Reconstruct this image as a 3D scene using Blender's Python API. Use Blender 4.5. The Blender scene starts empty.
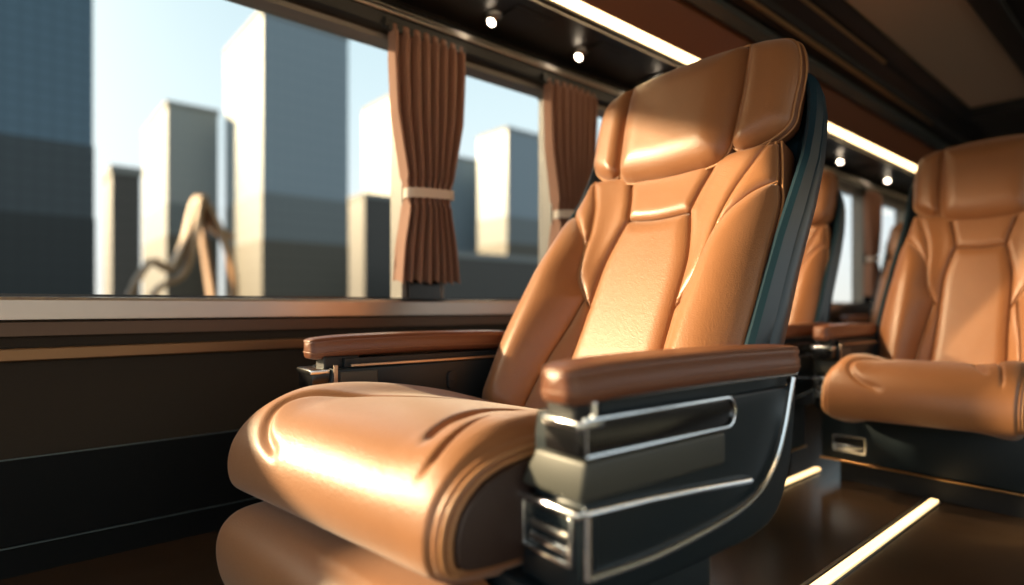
import bpy, bmesh, math, random
import numpy as np
from mathutils import Vector, Matrix, geometry
random.seed(4)
S = bpy.context.scene
COL = S.collection

# ------------------------------------------------------------------ helpers
def link(name, me, mat=None, parent=None):
    o = bpy.data.objects.new(name, me)
    COL.objects.link(o)
    if mat is not None:
        me.materials.clear(); me.materials.append(mat)
    if parent is not None:
        o.parent = parent
    return o

def obj(name, bm, mat, parent=None, smooth=None):
    """one bmesh -> one mesh object; smooth = angle in degrees"""
    bmesh.ops.recalc_face_normals(bm, faces=bm.faces[:])
    me = bpy.data.meshes.new(name)
    if smooth is not None:
        for f in bm.faces: f.smooth = True
        lim = math.radians(smooth)
        for e in bm.edges:
            if len(e.link_faces) == 2 and e.calc_face_angle(0) > lim:
                e.smooth = False
    bm.to_mesh(me); bm.free()
    return link(name, me, mat, parent)

def struct(name, bm, mat, parent=None, smooth=None):
    o = obj(name, bm, mat, parent, smooth)
    if parent is None: o['kind'] = 'structure'
    return o

def tag(o, label, cat, group=None):
    o['label'] = label; o['category'] = cat
    if group: o['group'] = group
    return o

def thing(name, label, cat, loc=(0, 0, 0), rz=0.0, group=None, sc=(1, 1, 1)):
    o = bpy.data.objects.new(name, None); COL.objects.link(o)
    o.empty_display_size = .1
    o.location = loc; o.rotation_euler = (0, 0, rz); o.scale = sc
    return tag(o, label, cat, group)

def copy_tree(o, parent=None, skip=()):
    c = o.copy(); COL.objects.link(c); c.parent = parent
    for ch in list(o.children):
        if ch.name.split('.')[0] in skip: continue
        copy_tree(ch, c, skip)
    return c

def add_box(bm, x0, x1, y0, y1, z0, z1, r=0.0, seg=3):
    t = bmesh.new()
    bmesh.ops.create_cube(t, size=1)
    for v in t.verts:
        v.co = Vector(((x0+x1)/2+v.co.x*(x1-x0), (y0+y1)/2+v.co.y*(y1-y0), (z0+z1)/2+v.co.z*(z1-z0)))
    if r > 0:
        bmesh.ops.bevel(t, geom=t.edges[:], offset=r, segments=seg, profile=.5, affect='EDGES', clamp_overlap=True)
    merge(bm, t)

def merge(bm, t):
    me = bpy.data.meshes.new('tmp'); t.to_mesh(me); t.free()
    bm.from_mesh(me); bpy.data.meshes.remove(me)

def box(x0, x1, y0, y1, z0, z1, r=0.0, seg=3):
    bm = bmesh.new(); add_box(bm, x0, x1, y0, y1, z0, z1, r, seg); return bm

def add_prism(bm, pts, x0, x1, bevel=0.0, axis='x', seg=3):
    """closed outline in (y,z) extruded along x (axis='x'), or (x,z) along y (axis='y')"""
    t = bmesh.new()
    def P(a, b, c): return Vector((c, a, b)) if axis == 'x' else Vector((a, c, b))
    A = [t.verts.new(P(a, b, x0)) for a, b in pts]
    B = [t.verts.new(P(a, b, x1)) for a, b in pts]
    n = len(pts)
    fa = t.faces.new(A); fb = t.faces.new(B[::-1])
    for i in range(n):
        t.faces.new((A[i], B[i], B[(i+1) % n], A[(i+1) % n]))
    bmesh.ops.recalc_face_normals(t, faces=t.faces[:])
    if bevel > 0:
        es = [e for e in t.edges if (fa in e.link_faces or fb in e.link_faces)]
        bmesh.ops.bevel(t, geom=es, offset=bevel, segments=seg, profile=.5, affect='EDGES', clamp_overlap=True)
    merge(bm, t)

def catmull(pts, step=.006, closed=False):
    P = [np.array(p, float) for p in pts]
    n = len(P); out = []
    if n == 2:
        k = max(1, int(np.linalg.norm(P[1]-P[0])/step))
        return [tuple(P[0]+(P[1]-P[0])*i/k) for i in range(k+1)]
    rng = range(n) if closed else range(n-1)
    for i in rng:
        if closed: p0, p1, p2, p3 = P[(i-1) % n], P[i], P[(i+1) % n], P[(i+2) % n]
        else:
            p1, p2 = P[i], P[i+1]
            p0 = P[i-1] if i > 0 else 2*p1-p2
            p3 = P[i+2] if i+2 < n else 2*p2-p1
        k = max(2, int(np.linalg.norm(p2-p1)/step))
        for j in range(k):
            t = j/k
            out.append(tuple(.5*((2*p1)+(-p0+p2)*t+(2*p0-5*p1+4*p2-p3)*t*t+(-p0+3*p1-3*p2+p3)*t**3)))
    if not closed: out.append(tuple(P[-1]))
    return out

def add_tube(bm, path, r, n=8, closed=False, sect=None, up=None):
    """sweep a circle (or section [(a,b)...]) along a 3-D path"""
    P = [Vector(p) for p in path]; m = len(P); rings = []
    nrm = Vector(up) if up else None
    for i in range(m):
        if closed: t = (P[(i+1) % m]-P[i-1])
        else: t = P[min(i+1, m-1)]-P[max(i-1, 0)]
        t.normalize()
        if nrm is None:
            nrm = t.orthogonal()
        if not up:
            nrm = (nrm-t*nrm.dot(t)).normalized(); N = nrm
        else:
            N = (Vector(up)-t*Vector(up).dot(t)).normalized()
        B = t.cross(N)
        if sect: ring = [P[i]+N*a+B*b for a, b in sect]
        else: ring = [P[i]+(N*math.cos(2*math.pi*k/n)+B*math.sin(2*math.pi*k/n))*r for k in range(n)]
        rings.append([bm.verts.new(q) for q in ring])
    c = len(rings[0])
    for i in range(m if closed else m-1):
        a, b = rings[i], rings[(i+1) % m]
        for k in range(c):
            bm.faces.new((a[k], a[(k+1) % c], b[(k+1) % c], b[k]))
    if not closed:
        bm.faces.new(rings[0][::-1]); bm.faces.new(rings[-1])

def sm(a, b, x):
    t = np.clip((np.asarray(x, float)-a)/(b-a), 0, 1); return t*t*(3-2*t)

def seg_dist(Q, poly, closed=True):
    """distance of points Q (n,2) to a polyline"""
    A = np.array(poly, float)
    B = np.roll(A, -1, 0) if closed else A[1:]
    if not closed: A = A[:-1]
    D = B-A; L = (D**2).sum(1)+1e-12
    best = np.full(len(Q), 1e9)
    for i in range(len(A)):
        w = Q-A[i]; t = np.clip((w@D[i])/L[i], 0, 1)
        d = w-t[:, None]*D[i]
        best = np.minimum(best, (d*d).sum(1))
    return np.sqrt(best)

def inside(Q, poly):
    A = np.array(poly, float); B = np.roll(A, -1, 0)
    c = np.zeros(len(Q), bool); x, y = Q[:, 0], Q[:, 1]
    for (x1, y1), (x2, y2) in zip(A, B):
        if y1 == y2: continue
        m = ((y1 > y) != (y2 > y)) & (x < (x2-x1)*(y-y1)/(y2-y1)+x1)
        c ^= m
    return c

def panel(name, poly, base, nrm, h, r, mat, parent, step=.008, skirt=.012, vs=1.0):
    """puffed upholstery panel: poly in (u,v); base(u,v)->xyz arrays; nrm (vector); height rises to h over r"""
    poly = [tuple(p) for p in poly]
    # drop near-duplicate points
    pp = [poly[0]]
    for p in poly[1:]:
        if math.hypot(p[0]-pp[-1][0], p[1]-pp[-1][1]) > .0012: pp.append(p)
    if math.hypot(pp[0][0]-pp[-1][0], pp[0][1]-pp[-1][1]) < .0012: pp.pop()
    A = np.array(pp)
    area = .5*np.sum(A[:, 0]*np.roll(A[:, 1], -1)-np.roll(A[:, 0], -1)*A[:, 1])
    if area < 0: A = A[::-1]
    n = len(A)
    T = np.roll(A, -1, 0)-np.roll(A, 1, 0); T /= np.linalg.norm(T, axis=1)[:, None]+1e-9
    N = np.stack([-T[:, 1], T[:, 0]], 1)
    A0 = A; A = A0+N*.0011
    ok0 = inside(A, A0) & (seg_dist(A, A0) > .0009); A = A[ok0]; n = len(A)
    T = np.roll(A, -1, 0)-np.roll(A, 1, 0); T /= np.linalg.norm(T, axis=1)[:, None]+1e-9
    N = np.stack([-T[:, 1], T[:, 0]], 1)
    pts = []
    for off in (.0012, .003, .006):
        R_ = A+N*off
        ok = inside(R_, A) & (seg_dist(R_, A) > off*.93)
        pts.append(R_[ok])
    lo, hi = A.min(0), A.max(0)
    gx, gy = np.meshgrid(np.arange(lo[0], hi[0], step), np.arange(lo[1], hi[1], step*.87))
    gx[1::2] += step/2
    G = np.stack([gx.ravel(), gy.ravel()], 1)
    G = G[inside(G, A)]
    if len(G):
        G = G[seg_dist(G, A) > .0095]; pts.append(G)
    V = np.concatenate([A]+pts)
    res = geometry.delaunay_2d_cdt([Vector(p) for p in V], [(i, (i+1) % n) for i in range(n)], [], 1, 1e-7)
    W = np.array([tuple(p) for p in res[0]])
    d = seg_dist(W, A)
    t = np.clip(d/r, 0, 1)
    H = h*np.sqrt(np.clip(1-(1-t)**2, 0, 1))
    bx, by, bz = base(W[:, 0], W[:, 1])
    X = np.stack([bx, by, bz], 1)+H[:, None]*np.array(nrm)[None, :]
    bm = bmesh.new()
    vs_ = [bm.verts.new(x) for x in X]
    for f in res[2]:
        try: bm.faces.new([vs_[i] for i in f])
        except ValueError: pass
    # skirt behind the edge
    be = [e for e in bm.edges if len(e.link_faces) == 1]
    ret = bmesh.ops.extrude_edge_only(bm, edges=be)
    nv = [g for g in ret['geom'] if isinstance(g, bmesh.types.BMVert)]
    for v in nv: v.co -= Vector(nrm)*skirt
    me = bpy.data.meshes.new(name)
    bmesh.ops.recalc_face_normals(bm, faces=bm.faces[:])
    for f in bm.faces: f.smooth = True
    bm.to_mesh(me); bm.free()
    return link(name, me, mat, parent)

def slab(bm, outline, base, nrm, prof, front=True):
    """outline (u,v) lofted backwards: prof = [(depth, outset)...]; closed at both ends"""
    A = np.array(outline); n = len(A)
    area = .5*np.sum(A[:, 0]*np.roll(A[:, 1], -1)-np.roll(A[:, 0], -1)*A[:, 1])
    if area < 0: A = A[::-1]
    T = np.roll(A, -1, 0)-np.roll(A, 1, 0); T /= np.linalg.norm(T, axis=1)[:, None]+1e-9
    N = np.stack([T[:, 1], -T[:, 0]], 1)
    rings = []
    for dep, out in prof:
        Q = A+N*out
        bx, by, bz = base(Q[:, 0], Q[:, 1])
        X = np.stack([bx, by, bz], 1)-dep*np.array(nrm)[None, :]
        rings.append([bm.verts.new(x) for x in X])
    for a, b in zip(rings[:-1], rings[1:]):
        for k in range(n):
            bm.faces.new((a[k], a[(k+1) % n], b[(k+1) % n], b[k]))
    if front: bm.faces.new(rings[0][::-1])
    bm.faces.new(rings[-1])

# ------------------------------------------------------------------ materials
def mat(name, color, rough=.5, metal=0.0, spec=.5, coat=0.0, bump=None, var=None, sheen=0.0, emis=None, estr=0.0, wave=None, alpha=None):
    m = bpy.data.materials.new(name); m.use_nodes = True
    nt = m.node_tree; b = nt.nodes['Principled BSDF']
    b.inputs['Base Color'].default_value = (*color, 1)
    b.inputs['Roughness'].default_value = rough
    b.inputs['Metallic'].default_value = metal
    b.inputs['Specular IOR Level'].default_value = spec
    b.inputs['Coat Weight'].default_value = coat
    b.inputs['Coat Roughness'].default_value = .25
    if sheen: b.inputs['Sheen Weight'].default_value = sheen
    if emis:
        b.inputs['Emission Color'].default_value = (*emis, 1); b.inputs['Emission Strength'].default_value = estr
    tc = nt.nodes.new('ShaderNodeTexCoord')
    if var:      # (scale, amount, color2)
        nz = nt.nodes.new('ShaderNodeTexNoise'); nz.inputs['Scale'].default_value = var[0]; nz.inputs['Detail'].default_value = 4
        mx = nt.nodes.new('ShaderNodeMix'); mx.data_type = 'RGBA'
        rp = nt.nodes.new('ShaderNodeValToRGB'); rp.color_ramp.elements[0].position = .35; rp.color_ramp.elements[1].position = .68
        nt.links.new(tc.outputs['Object'], nz.inputs['Vector']); nt.links.new(nz.outputs['Fac'], rp.inputs['Fac'])
        ma = nt.nodes.new('ShaderNodeMath'); ma.operation = 'MULTIPLY'; ma.inputs[1].default_value = var[1]
        nt.links.new(rp.outputs['Color'], ma.inputs[0]); nt.links.new(ma.outputs[0], mx.inputs[0])
        mx.inputs[6].default_value = (*color, 1); mx.inputs[7].default_value = (*var[2], 1)
        nt.links.new(mx.outputs[2], b.inputs['Base Color'])
    if bump:     # list of (kind, scale, strength, distance, vector scale)
        last = None
        for kind, sc, st, dist, vsc in bump:
            mp = nt.nodes.new('ShaderNodeMapping'); mp.inputs['Scale'].default_value = vsc
            nt.links.new(tc.outputs['Object'], mp.inputs['Vector'])
            if kind == 'voronoi':
                tx = nt.nodes.new('ShaderNodeTexVoronoi'); tx.inputs['Scale'].default_value = sc; out = tx.outputs['Distance']
            else:
                tx = nt.nodes.new('ShaderNodeTexNoise'); tx.inputs['Scale'].default_value = sc; tx.inputs['Detail'].default_value = 5; out = tx.outputs['Fac']
            nt.links.new(mp.outputs[0], tx.inputs['Vector'])
            bp = nt.nodes.new('ShaderNodeBump'); bp.inputs['Strength'].default_value = st; bp.inputs['Distance'].default_value = dist
            nt.links.new(out, bp.inputs['Height'])
            if last: nt.links.new(last.outputs['Normal'], bp.inputs['Normal'])
            last = bp
        nt.links.new(last.outputs['Normal'], b.inputs['Normal'])
    return m

LB = [('voronoi', 330, .45, .0010, (1, 1, 1)), ('noise', 60, .22, .0014, (1, 1, 1))]
M = {}
M['leather'] = mat('tan leather', (.31, .122, .040), .40, spec=.6, coat=.18, bump=LB, var=(9, .5, (.27, .105, .034)), sheen=.22)
M['leather_side'] = mat('brown leather side', (.16, .060, .026), .45, coat=.08, bump=LB)
M['leather_dark'] = mat('dark leather side', (.035, .018, .014), .5, bump=LB)
M['arm_leather'] = mat('armrest leather', (.15, .052, .024), .36, coat=.15, bump=LB)
M['pipe'] = mat('piping', (.42, .20, .085), .4, bump=LB)
M['pipe_dark'] = mat('pad seam', (.20, .080, .040), .45)
M['thread'] = mat('thread', (.62, .36, .17), .6)
M['shell'] = mat('shell slate plastic', (.010, .028, .042), .34, spec=.45, bump=[('noise', 300, .05, .0004, (1, 1, 1))])
M['body'] = mat('armrest slate body', (.008, .015, .020), .38, spec=.32)
M['block'] = mat('grey block', (.050, .052, .045), .45)
M['black'] = mat('gloss black', (.006, .006, .007), .2)
M['blackmatte'] = mat('matte black', (.008, .008, .009), .6)
M['chrome'] = mat('chrome', (.80, .82, .84), .18, metal=1)
M['satin'] = mat('satin metal', (.55, .53, .50), .32, metal=1)
M['brass'] = mat('brass trim', (.62, .38, .18), .3, metal=1)
M['palebrass'] = mat('pale brass', (.45, .36, .28), .35, metal=1)
M['wall'] = mat('wall fabric', (.032, .023, .015), .8, spec=.3, bump=[('voronoi', 260, .5, .0012, (1, 1, 1))])
M['wall_low'] = mat('wall panel', (.004, .005, .006), .6, spec=.15, bump=[('voronoi', 260, .25, .0008, (1, 1, 1))])
M['wall_bounce'] = mat('right wall panel', (.26, .30, .32), .6)  # unseen wall, made pale to bounce fill light onto chrome and shells
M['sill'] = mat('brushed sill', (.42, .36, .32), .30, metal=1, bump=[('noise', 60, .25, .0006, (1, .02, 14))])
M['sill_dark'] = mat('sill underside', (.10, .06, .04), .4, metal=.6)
M['frame'] = mat('window frame', (.22, .20, .18), .45)
M['framedark'] = mat('header dark', (.020, .020, .020), .45)
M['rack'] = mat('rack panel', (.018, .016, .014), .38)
M['wood'] = mat('brown lacquer', (.26, .095, .040), .42, coat=.2, bump=[('noise', 120, .1, .0006, (1, 1, 1))])
M['bronze'] = mat('bronze trim', (.20, .11, .055), .35, metal=.8)
M['bluegrey'] = mat('bluegrey trim', (.10, .13, .14), .35, metal=.5)
M['ceil'] = mat('ceiling beige', (.52, .38, .27), .7)
M['ceil_dark'] = mat('ceiling dark', (.012, .011, .011), .5)
M['floor'] = mat('gloss floor', (.050, .030, .017), .24, spec=.5, bump=[('noise', 500, .06, .0004, (1, 1, 1))])
M['curtain'] = mat('curtain', (.33, .165, .11), .85, sheen=.3, bump=[('noise', 500, .3, .0005, (1, 1, .3))])
M['tie'] = mat('tieback', (.82, .72, .63), .7)
M['led'] = mat('led', (1, .8, .5), .5, emis=(1.0, .70, .36), estr=6.5)
M['led_floor'] = mat('led floor', (1, .8, .5), .5, emis=(1.0, .68, .32), estr=2.6)
M['lamp'] = mat('lamp lens', (1, .9, .8), .3, emis=(1.0, .80, .58), estr=22)
M['gold'] = mat('gold sculpture', (.34, .16, .05), .5, metal=.0)

M['parapet'] = mat('parapet', (.22, .22, .21), .7)
def glass_mat():
    m = bpy.data.materials.new('window glass'); m.use_nodes = True
    nt = m.node_tree; nt.nodes.clear()
    o = nt.nodes.new('ShaderNodeOutputMaterial'); mx = nt.nodes.new('ShaderNodeMixShader')
    tr = nt.nodes.new('ShaderNodeBsdfTransparent'); gl = nt.nodes.new('ShaderNodeBsdfGlossy')
    tr.inputs[0].default_value = (.93, .96, .97, 1); gl.inputs['Roughness'].default_value = .02
    lw = nt.nodes.new('ShaderNodeLayerWeight'); lw.inputs[0].default_value = .5
    p5 = nt.nodes.new('ShaderNodeMath'); p5.operation = 'POWER'; p5.inputs[1].default_value = 6
    fr = nt.nodes.new('ShaderNodeMath'); fr.operation = 'MULTIPLY'; fr.inputs[1].default_value = .35
    nt.links.new(lw.outputs['Facing'], p5.inputs[0]); nt.links.new(p5.outputs[0], fr.inputs[0])
    nt.links.new(fr.outputs[0], mx.inputs[0]); nt.links.new(tr.outputs[0], mx.inputs[1]); nt.links.new(gl.outputs[0], mx.inputs[2])
    nt.links.new(mx.outputs[0], o.inputs[0]); return m
M['glass'] = glass_mat()
def translucent(m, color, fac):
    nt = m.node_tree; b = nt.nodes['Principled BSDF']; out = nt.nodes['Material Output']
    tl = nt.nodes.new('ShaderNodeBsdfTranslucent'); tl.inputs[0].default_value = (*color, 1)
    mx = nt.nodes.new('ShaderNodeMixShader'); mx.inputs[0].default_value = fac
    nt.links.new(b.outputs[0], mx.inputs[1]); nt.links.new(tl.outputs[0], mx.inputs[2]); nt.links.new(mx.outputs[0], out.inputs[0])
translucent(M['curtain'], (.55, .28, .15), .14)
translucent(M['tie'], (.8, .68, .56), .2)

def facade(name, color, rough, metal, fx, fz, dark):
    """building skin: thin floor and mullion lines"""
    m = mat(name, color, rough, metal)
    nt = m.node_tree; b = nt.nodes['Principled BSDF']
    tc = nt.nodes.new('ShaderNodeTexCoord'); sp = nt.nodes.new('ShaderNodeSeparateXYZ')
    nt.links.new(tc.outputs['Object'], sp.inputs[0])
    ad = nt.nodes.new('ShaderNodeMath'); ad.operation = 'ADD'
    nt.links.new(sp.outputs[0], ad.inputs[0]); nt.links.new(sp.outputs[1], ad.inputs[1])
    outs = []
    for src, per in ((ad.outputs[0], fx), (sp.outputs[2], fz)):
        d = nt.nodes.new('ShaderNodeMath'); d.operation = 'DIVIDE'; d.inputs[1].default_value = per
        f = nt.nodes.new('ShaderNodeMath'); f.operation = 'FRACT'
        g = nt.nodes.new('ShaderNodeMath'); g.operation = 'LESS_THAN'; g.inputs[1].default_value = .22
        nt.links.new(src, d.inputs[0]); nt.links.new(d.outputs[0], f.inputs[0]); nt.links.new(f.outputs[0], g.inputs[0]); outs.append(g.outputs[0])
    mx0 = nt.nodes.new('ShaderNodeMath'); mx0.operation = 'MAXIMUM'
    nt.links.new(outs[0], mx0.inputs[0]); nt.links.new(outs[1], mx0.inputs[1])
    mx = nt.nodes.new('ShaderNodeMix'); mx.data_type = 'RGBA'
    mx.inputs[6].default_value = (*color, 1); mx.inputs[7].default_value = (*dark, 1)
    nt.links.new(mx0.outputs[0], mx.inputs[0]); nt.links.new(mx.outputs[2], b.inputs['Base Color'])
    return m
M['tower'] = facade('tower glass', (.22, .27, .31), .4, .0, 1.5, 1.8, (.20, .25, .29))
M['tower2'] = facade('tower pale', (.27, .285, .285), .4, .0, 1.3, 1.6, (.25, .265, .265))
M['tower_dark'] = facade('tower dark', (.065, .115, .155), .25, .2, .5, .5, (.052, .094, .13))
M['tower_brown'] = facade('tower brown', (.06, .05, .042), .5, .0, 1.2, 1.4, (.05, .042, .035))

M['shade_mid'] = facade('podium slate', (.030, .042, .048), .4, 0, .5, .5, (.022, .032, .038))  # shade and dark street reflection low on the towers, put into the colour
M['shade_dark'] = facade('podium dark', (.012, .015, .015), .5, 0, .5, .5, (.009, .011, .011))
M['shade_grey'] = facade('podium grey', (.15, .165, .17), .5, 0, 1.3, 1.6, (.13, .145, .15))
M['shade_brown'] = facade('podium brown', (.085, .070, .050), .5, 0, 1.3, 1.6, (.07, .057, .040))
# ------------------------------------------------------------------ setting
WX = -1.85            # inner face of the window wall
Y0, Y1 = -1.7, 8.2
WIN = [(-1.55, 1.09), (1.235, 1.835), (1.98, 2.60), (2.76, 3.55), (3.70, 4.42), (4.58, 5.52), (5.72, 6.62), (6.80, 7.70)]
ZS, ZT = .655, 1.60
bm = bmesh.new()
add_box(bm, WX-.10, WX, Y0, Y1, .285, ZS)
add_box(bm, WX-.10, WX, Y0, Y1, ZT, 1.80)
ends = [Y0]+[e for w in WIN for e in w]+[Y1]
for i in range(0, len(ends), 2):
    add_box(bm, WX-.10, WX, ends[i], ends[i+1], ZS, ZT)
struct('wall_left', bm, M['wall'])
bm = bmesh.new()
add_box(bm, WX-.10, WX-.003, Y0, Y1, 0, .071); add_box(bm, WX-.10, WX+.004, Y0, Y1, .075, .281, .003)
struct('baseboard_left', bm, M['wall_low'])
# header moulding (dark casing over the windows) and posts
bm = bmesh.new()
add_prism(bm, [(WX, 1.605), (WX+.035, 1.612), (WX+.045, 1.66), (WX+.03, 1.70), (WX, 1.72)], Y0, Y1, 0, 'y')
struct('trim_1', bm, M['framedark'], smooth=30)
bm = bmesh.new()
add_tube(bm, [(WX+.052, Y0, 1.655), (WX+.052, Y1, 1.655)], .006, 10)
add_box(bm, WX+.035, WX+.05, Y0, Y1, 1.668, 1.676)
struct('trim_2', bm, M['satin'], smooth=40)
bm = bmesh.new()
add_prism(bm, [(WX, .612), (WX+.028, .612), (WX+.032, .618), (WX+.032, .664), (WX+.026, .671), (WX-.02, .673), (WX-.02, .65), (WX, .65)], Y0, Y1, 0, 'y')
struct('trim_3', bm, M['sill'])
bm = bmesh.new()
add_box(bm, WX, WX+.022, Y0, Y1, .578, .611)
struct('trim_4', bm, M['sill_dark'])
bm = bmesh.new()
add_box(bm, WX, WX+.020, Y0, Y1, .517, .549, .004)
struct('trim_5', bm, M['bronze'])
bm = bmesh.new()
add_box(bm, WX, WX+.003, Y0, Y1, .2815, .2845); add_box(bm, WX-.002, WX+.006, Y0, Y1, .0715, .0745)
struct('trim_6', bm, M['bluegrey'])
# windows
def rrect(y0, y1, z0, z1, r, n=6):
    out = []
    for cy, cz, a in ((y1-r, z0+r, -90), (y1-r, z1-r, 0), (y0+r, z1-r, 90), (y0+r, z0+r, 180)):
        for k in range(n+1):
            t = math.radians(a+90*k/n); out.append((cy+r*math.cos(t), cz+r*math.sin(t)))
    return out
for i, (a, b) in enumerate(WIN):
    bm = bmesh.new()
    outer = rrect(a, b, ZS, ZT, .001); inner = rrect(a+.018, b-.018, ZS+.012, ZT-.018, .018)
    for x_in, x_out in ((WX-.085, WX-.004),):
        V = [[bm.verts.new((x, p[0], p[1])) for p in ring] for ring in (outer, inner) for x in (x_in, x_out)]
        n = len(outer)
        oi, oo, ii, io = V
        for k in range(n):
            j = (k+1) % n
            bm.faces.new((oo[k], oo[j], io[j], io[k])); bm.faces.new((io[k], io[j], ii[j], ii[k])); bm.faces.new((ii[k], ii[j], oi[j], oi[k])); bm.faces.new((oi[k], oi[j], oo[j], oo[k]))
    w = struct('window_%d' % (i+1), bm, M['frame'])
    g = obj('glass', box(WX-.062, WX-.058, a+.01, b-.01, ZS+.006, ZT-.01), M['glass'], w)
# posts' dark inner covers and black gasket
bm = bmesh.new()
for i in range(len(WIN)-1):
    add_box(bm, WX, WX+.008, WIN[i][1]+.004, WIN[i+1][0]-.004, ZS+.018, ZT, .003)
add_box(bm, WX, WX+.006, Y0, Y1, .673, .680)
struct('trim_7', bm, M['black'])
# floor
struct('floor', box(-1.95, 1.25, Y0, Y1, -.06, 0), M['floor'])
bm = bmesh.new(); add_box(bm, -.604, -.600, 1.25, 6, 0, .003)
struct('trim_8', bm, M['satin'])
# right side wall with its windows, rear bulkhead
bm = bmesh.new()
add_box(bm, 1.15, 1.25, Y0, Y1, 0, .50); add_box(bm, 1.15, 1.25, Y0, Y1, 1.66, 2.0)
for y in (-1.7, .9, 2.9, 4.9, 6.9): add_box(bm, 1.15, 1.25, y, y+.12, .50, 1.66)
struct('wall_right', bm, M['wall_bounce'])
struct('wall_back', box(-1.95, 1.25, Y1, Y1+.08, 0, 2.1), M['ceil_dark'])
# ceiling
bm = bmesh.new()
add_box(bm, -1.02, -.66, Y0, 5.0, 2.00, 2.06)
o = struct('ceiling', bm, M['ceil'])
bm = bmesh.new()
add_box(bm, -1.95, 1.25, Y0, Y1, 2.061, 2.11)
add_box(bm, -1.02, 1.15, 5.001, Y1, 1.93, 2.06)
add_box(bm, -.659, -.56, Y0, 5.0, 1.965, 2.06, .01)
add_box(bm, -.559, 1.15, Y0, 5.0, 2.0, 2.06)
add_prism(bm, [(-1.32, 1.902), (-1.24, 1.93), (-1.20, 1.93), (-1.19, 1.955), (-1.12, 1.965), (-1.10, 1.98), (-1.025, 1.985), (-1.025, 2.055), (-1.32, 2.055)], Y0, Y1, 0, 'y')
struct('trim_9', bm, M['ceil_dark'])
bm = bmesh.new()
add_tube(bm, [(-1.222, Y0, 1.925), (-1.222, 4.9, 1.925)], .011, 10)
add_tube(bm, [(-1.108, Y0, 1.965), (-1.108, 3.6, 1.965)], .008, 10)
struct('trim_10', bm, M['brass'], smooth=40)
bm = bmesh.new()
add_prism(bm, [(-1.330, 1.862), (-1.315, 1.860), (-1.275, 1.878), (-1.27, 1.90), (-1.330, 1.90)], Y0, Y1, 0, 'y')
struct('trim_11', bm, M['bluegrey'])

# overhead rack: dark underside, lacquered front
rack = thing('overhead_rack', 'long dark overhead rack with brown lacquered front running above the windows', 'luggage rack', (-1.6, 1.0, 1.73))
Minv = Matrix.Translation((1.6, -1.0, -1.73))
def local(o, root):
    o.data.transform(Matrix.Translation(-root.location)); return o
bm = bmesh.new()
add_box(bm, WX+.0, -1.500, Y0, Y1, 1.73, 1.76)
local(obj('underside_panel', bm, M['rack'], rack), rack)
for k in range(-2, 16):
    y = 1.36+.4525*k
    bm = bmesh.new()
    for a, b_, hh in ((.16, .085, .004), (.13, .06, .007)):
        add_box(bm, -1.69-b_+.02, -1.69+b_+.02, y+.05-0.02, y+.05+a, 1.73-hh, 1.731, .003)
    if -1 < k < 10: local(obj('air_vent', bm, M['framedark'], rack), rack)
    else: bm.free()
bm = bmesh.new()
add_prism(bm, [(-1.435, 1.735), (-1.352, 1.855), (-1.352, 2.05), (-1.50, 2.05), (-1.50, 1.77), (-1.435, 1.77)], Y0, Y1, 0, 'y')
local(obj('front_panel', bm, M['wood'], rack), rack)
bm = bmesh.new(); add_tube(bm, [(-1.532, Y0, 1.729), (-1.532, Y1, 1.729)], .004, 8)
local(obj('edge_trim', bm, M['satin'], rack, 40), rack)
led = thing('led_strip_light', 'long glowing warm light strip along the edge of the overhead rack', 'light strip', (-1.467, 1.0, 1.73))
local(obj('diffuser', box(-1.484, -1.448, Y0, Y1, 1.724, 1.745, .006), M['led'], led, 60), led)
local(obj('mounting_channel', box(-1.498, -1.437, Y0, Y1, 1.7455, 1.758), M['satin'], led), led)
for x, y0, y1, lab in ((-.572, 1.28, 2.335, 'glowing floor light strip nearest the aisle, to the right of the near seat'), (-.985, 1.30, 2.44, 'glowing floor light strip partly hidden behind the near seat')):
    t = thing('floor_light_strip', lab, 'light strip', (x, (y0+y1)/2, 0), group='floor light strips')
    local(obj('diffuser', box(x-.012, x+.012, y0, y1, .004, .012, .004), M['led_floor'], t, 60), t)
    local(obj('base_channel', box(x-.016, x+.016, y0-.003, y1+.003, .0, .005), M['satin'], t), t)

led_fill = thing('led_strip_light', 'added warm fill light strip along the unseen right-hand roof edge', 'light strip', (1.10, 1.0, 1.73))  # out of view, added to brighten the chrome and shaded seat sides
local(obj('diffuser', box(1.06, 1.11, Y0, Y1, 1.722, 1.745, .006), M['led'], led_fill, 60), led_fill)
local(obj('mounting_channel', box(1.055, 1.149, Y0, Y1, 1.7455, 1.78), M['satin'], led_fill), led_fill)
# spotlights
def spot(y, label):
    x = -1.705
    t = thing('ceiling_spotlight', label, 'spotlight', (x, y, 1.73), group='spotlights under the overhead rack')
    bm = bmesh.new()
    bmesh.ops.create_cone(bm, cap_ends=True, segments=24, radius1=.030, radius2=.034, depth=.008, matrix=Matrix.Translation((0, 0, -.004)))
    obj('mounting_ring', bm, M['satin'], t, 40)
    R = Matrix.Translation((0, -.004, -.020)) @ Matrix.Rotation(math.radians(-38), 4, 'X')
    bm = bmesh.new()
    bmesh.ops.create_cone(bm, cap_ends=True, segments=24, radius1=.020, radius2=.013, depth=.030, matrix=R)
    obj('housing', bm, M['chrome'], t, 40)
    R2 = Matrix.Translation((0, -.0135, -.0315)) @ Matrix.Rotation(math.radians(-38), 4, 'X')
    bm = bmesh.new(); bmesh.ops.create_uvsphere(bm, u_segments=16, v_segments=8, radius=.0165, matrix=R2 @ Matrix.Diagonal((1, 1, .45, 1)))
    obj('lens', bm, M['lamp'], t, 80)
    return t
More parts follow.
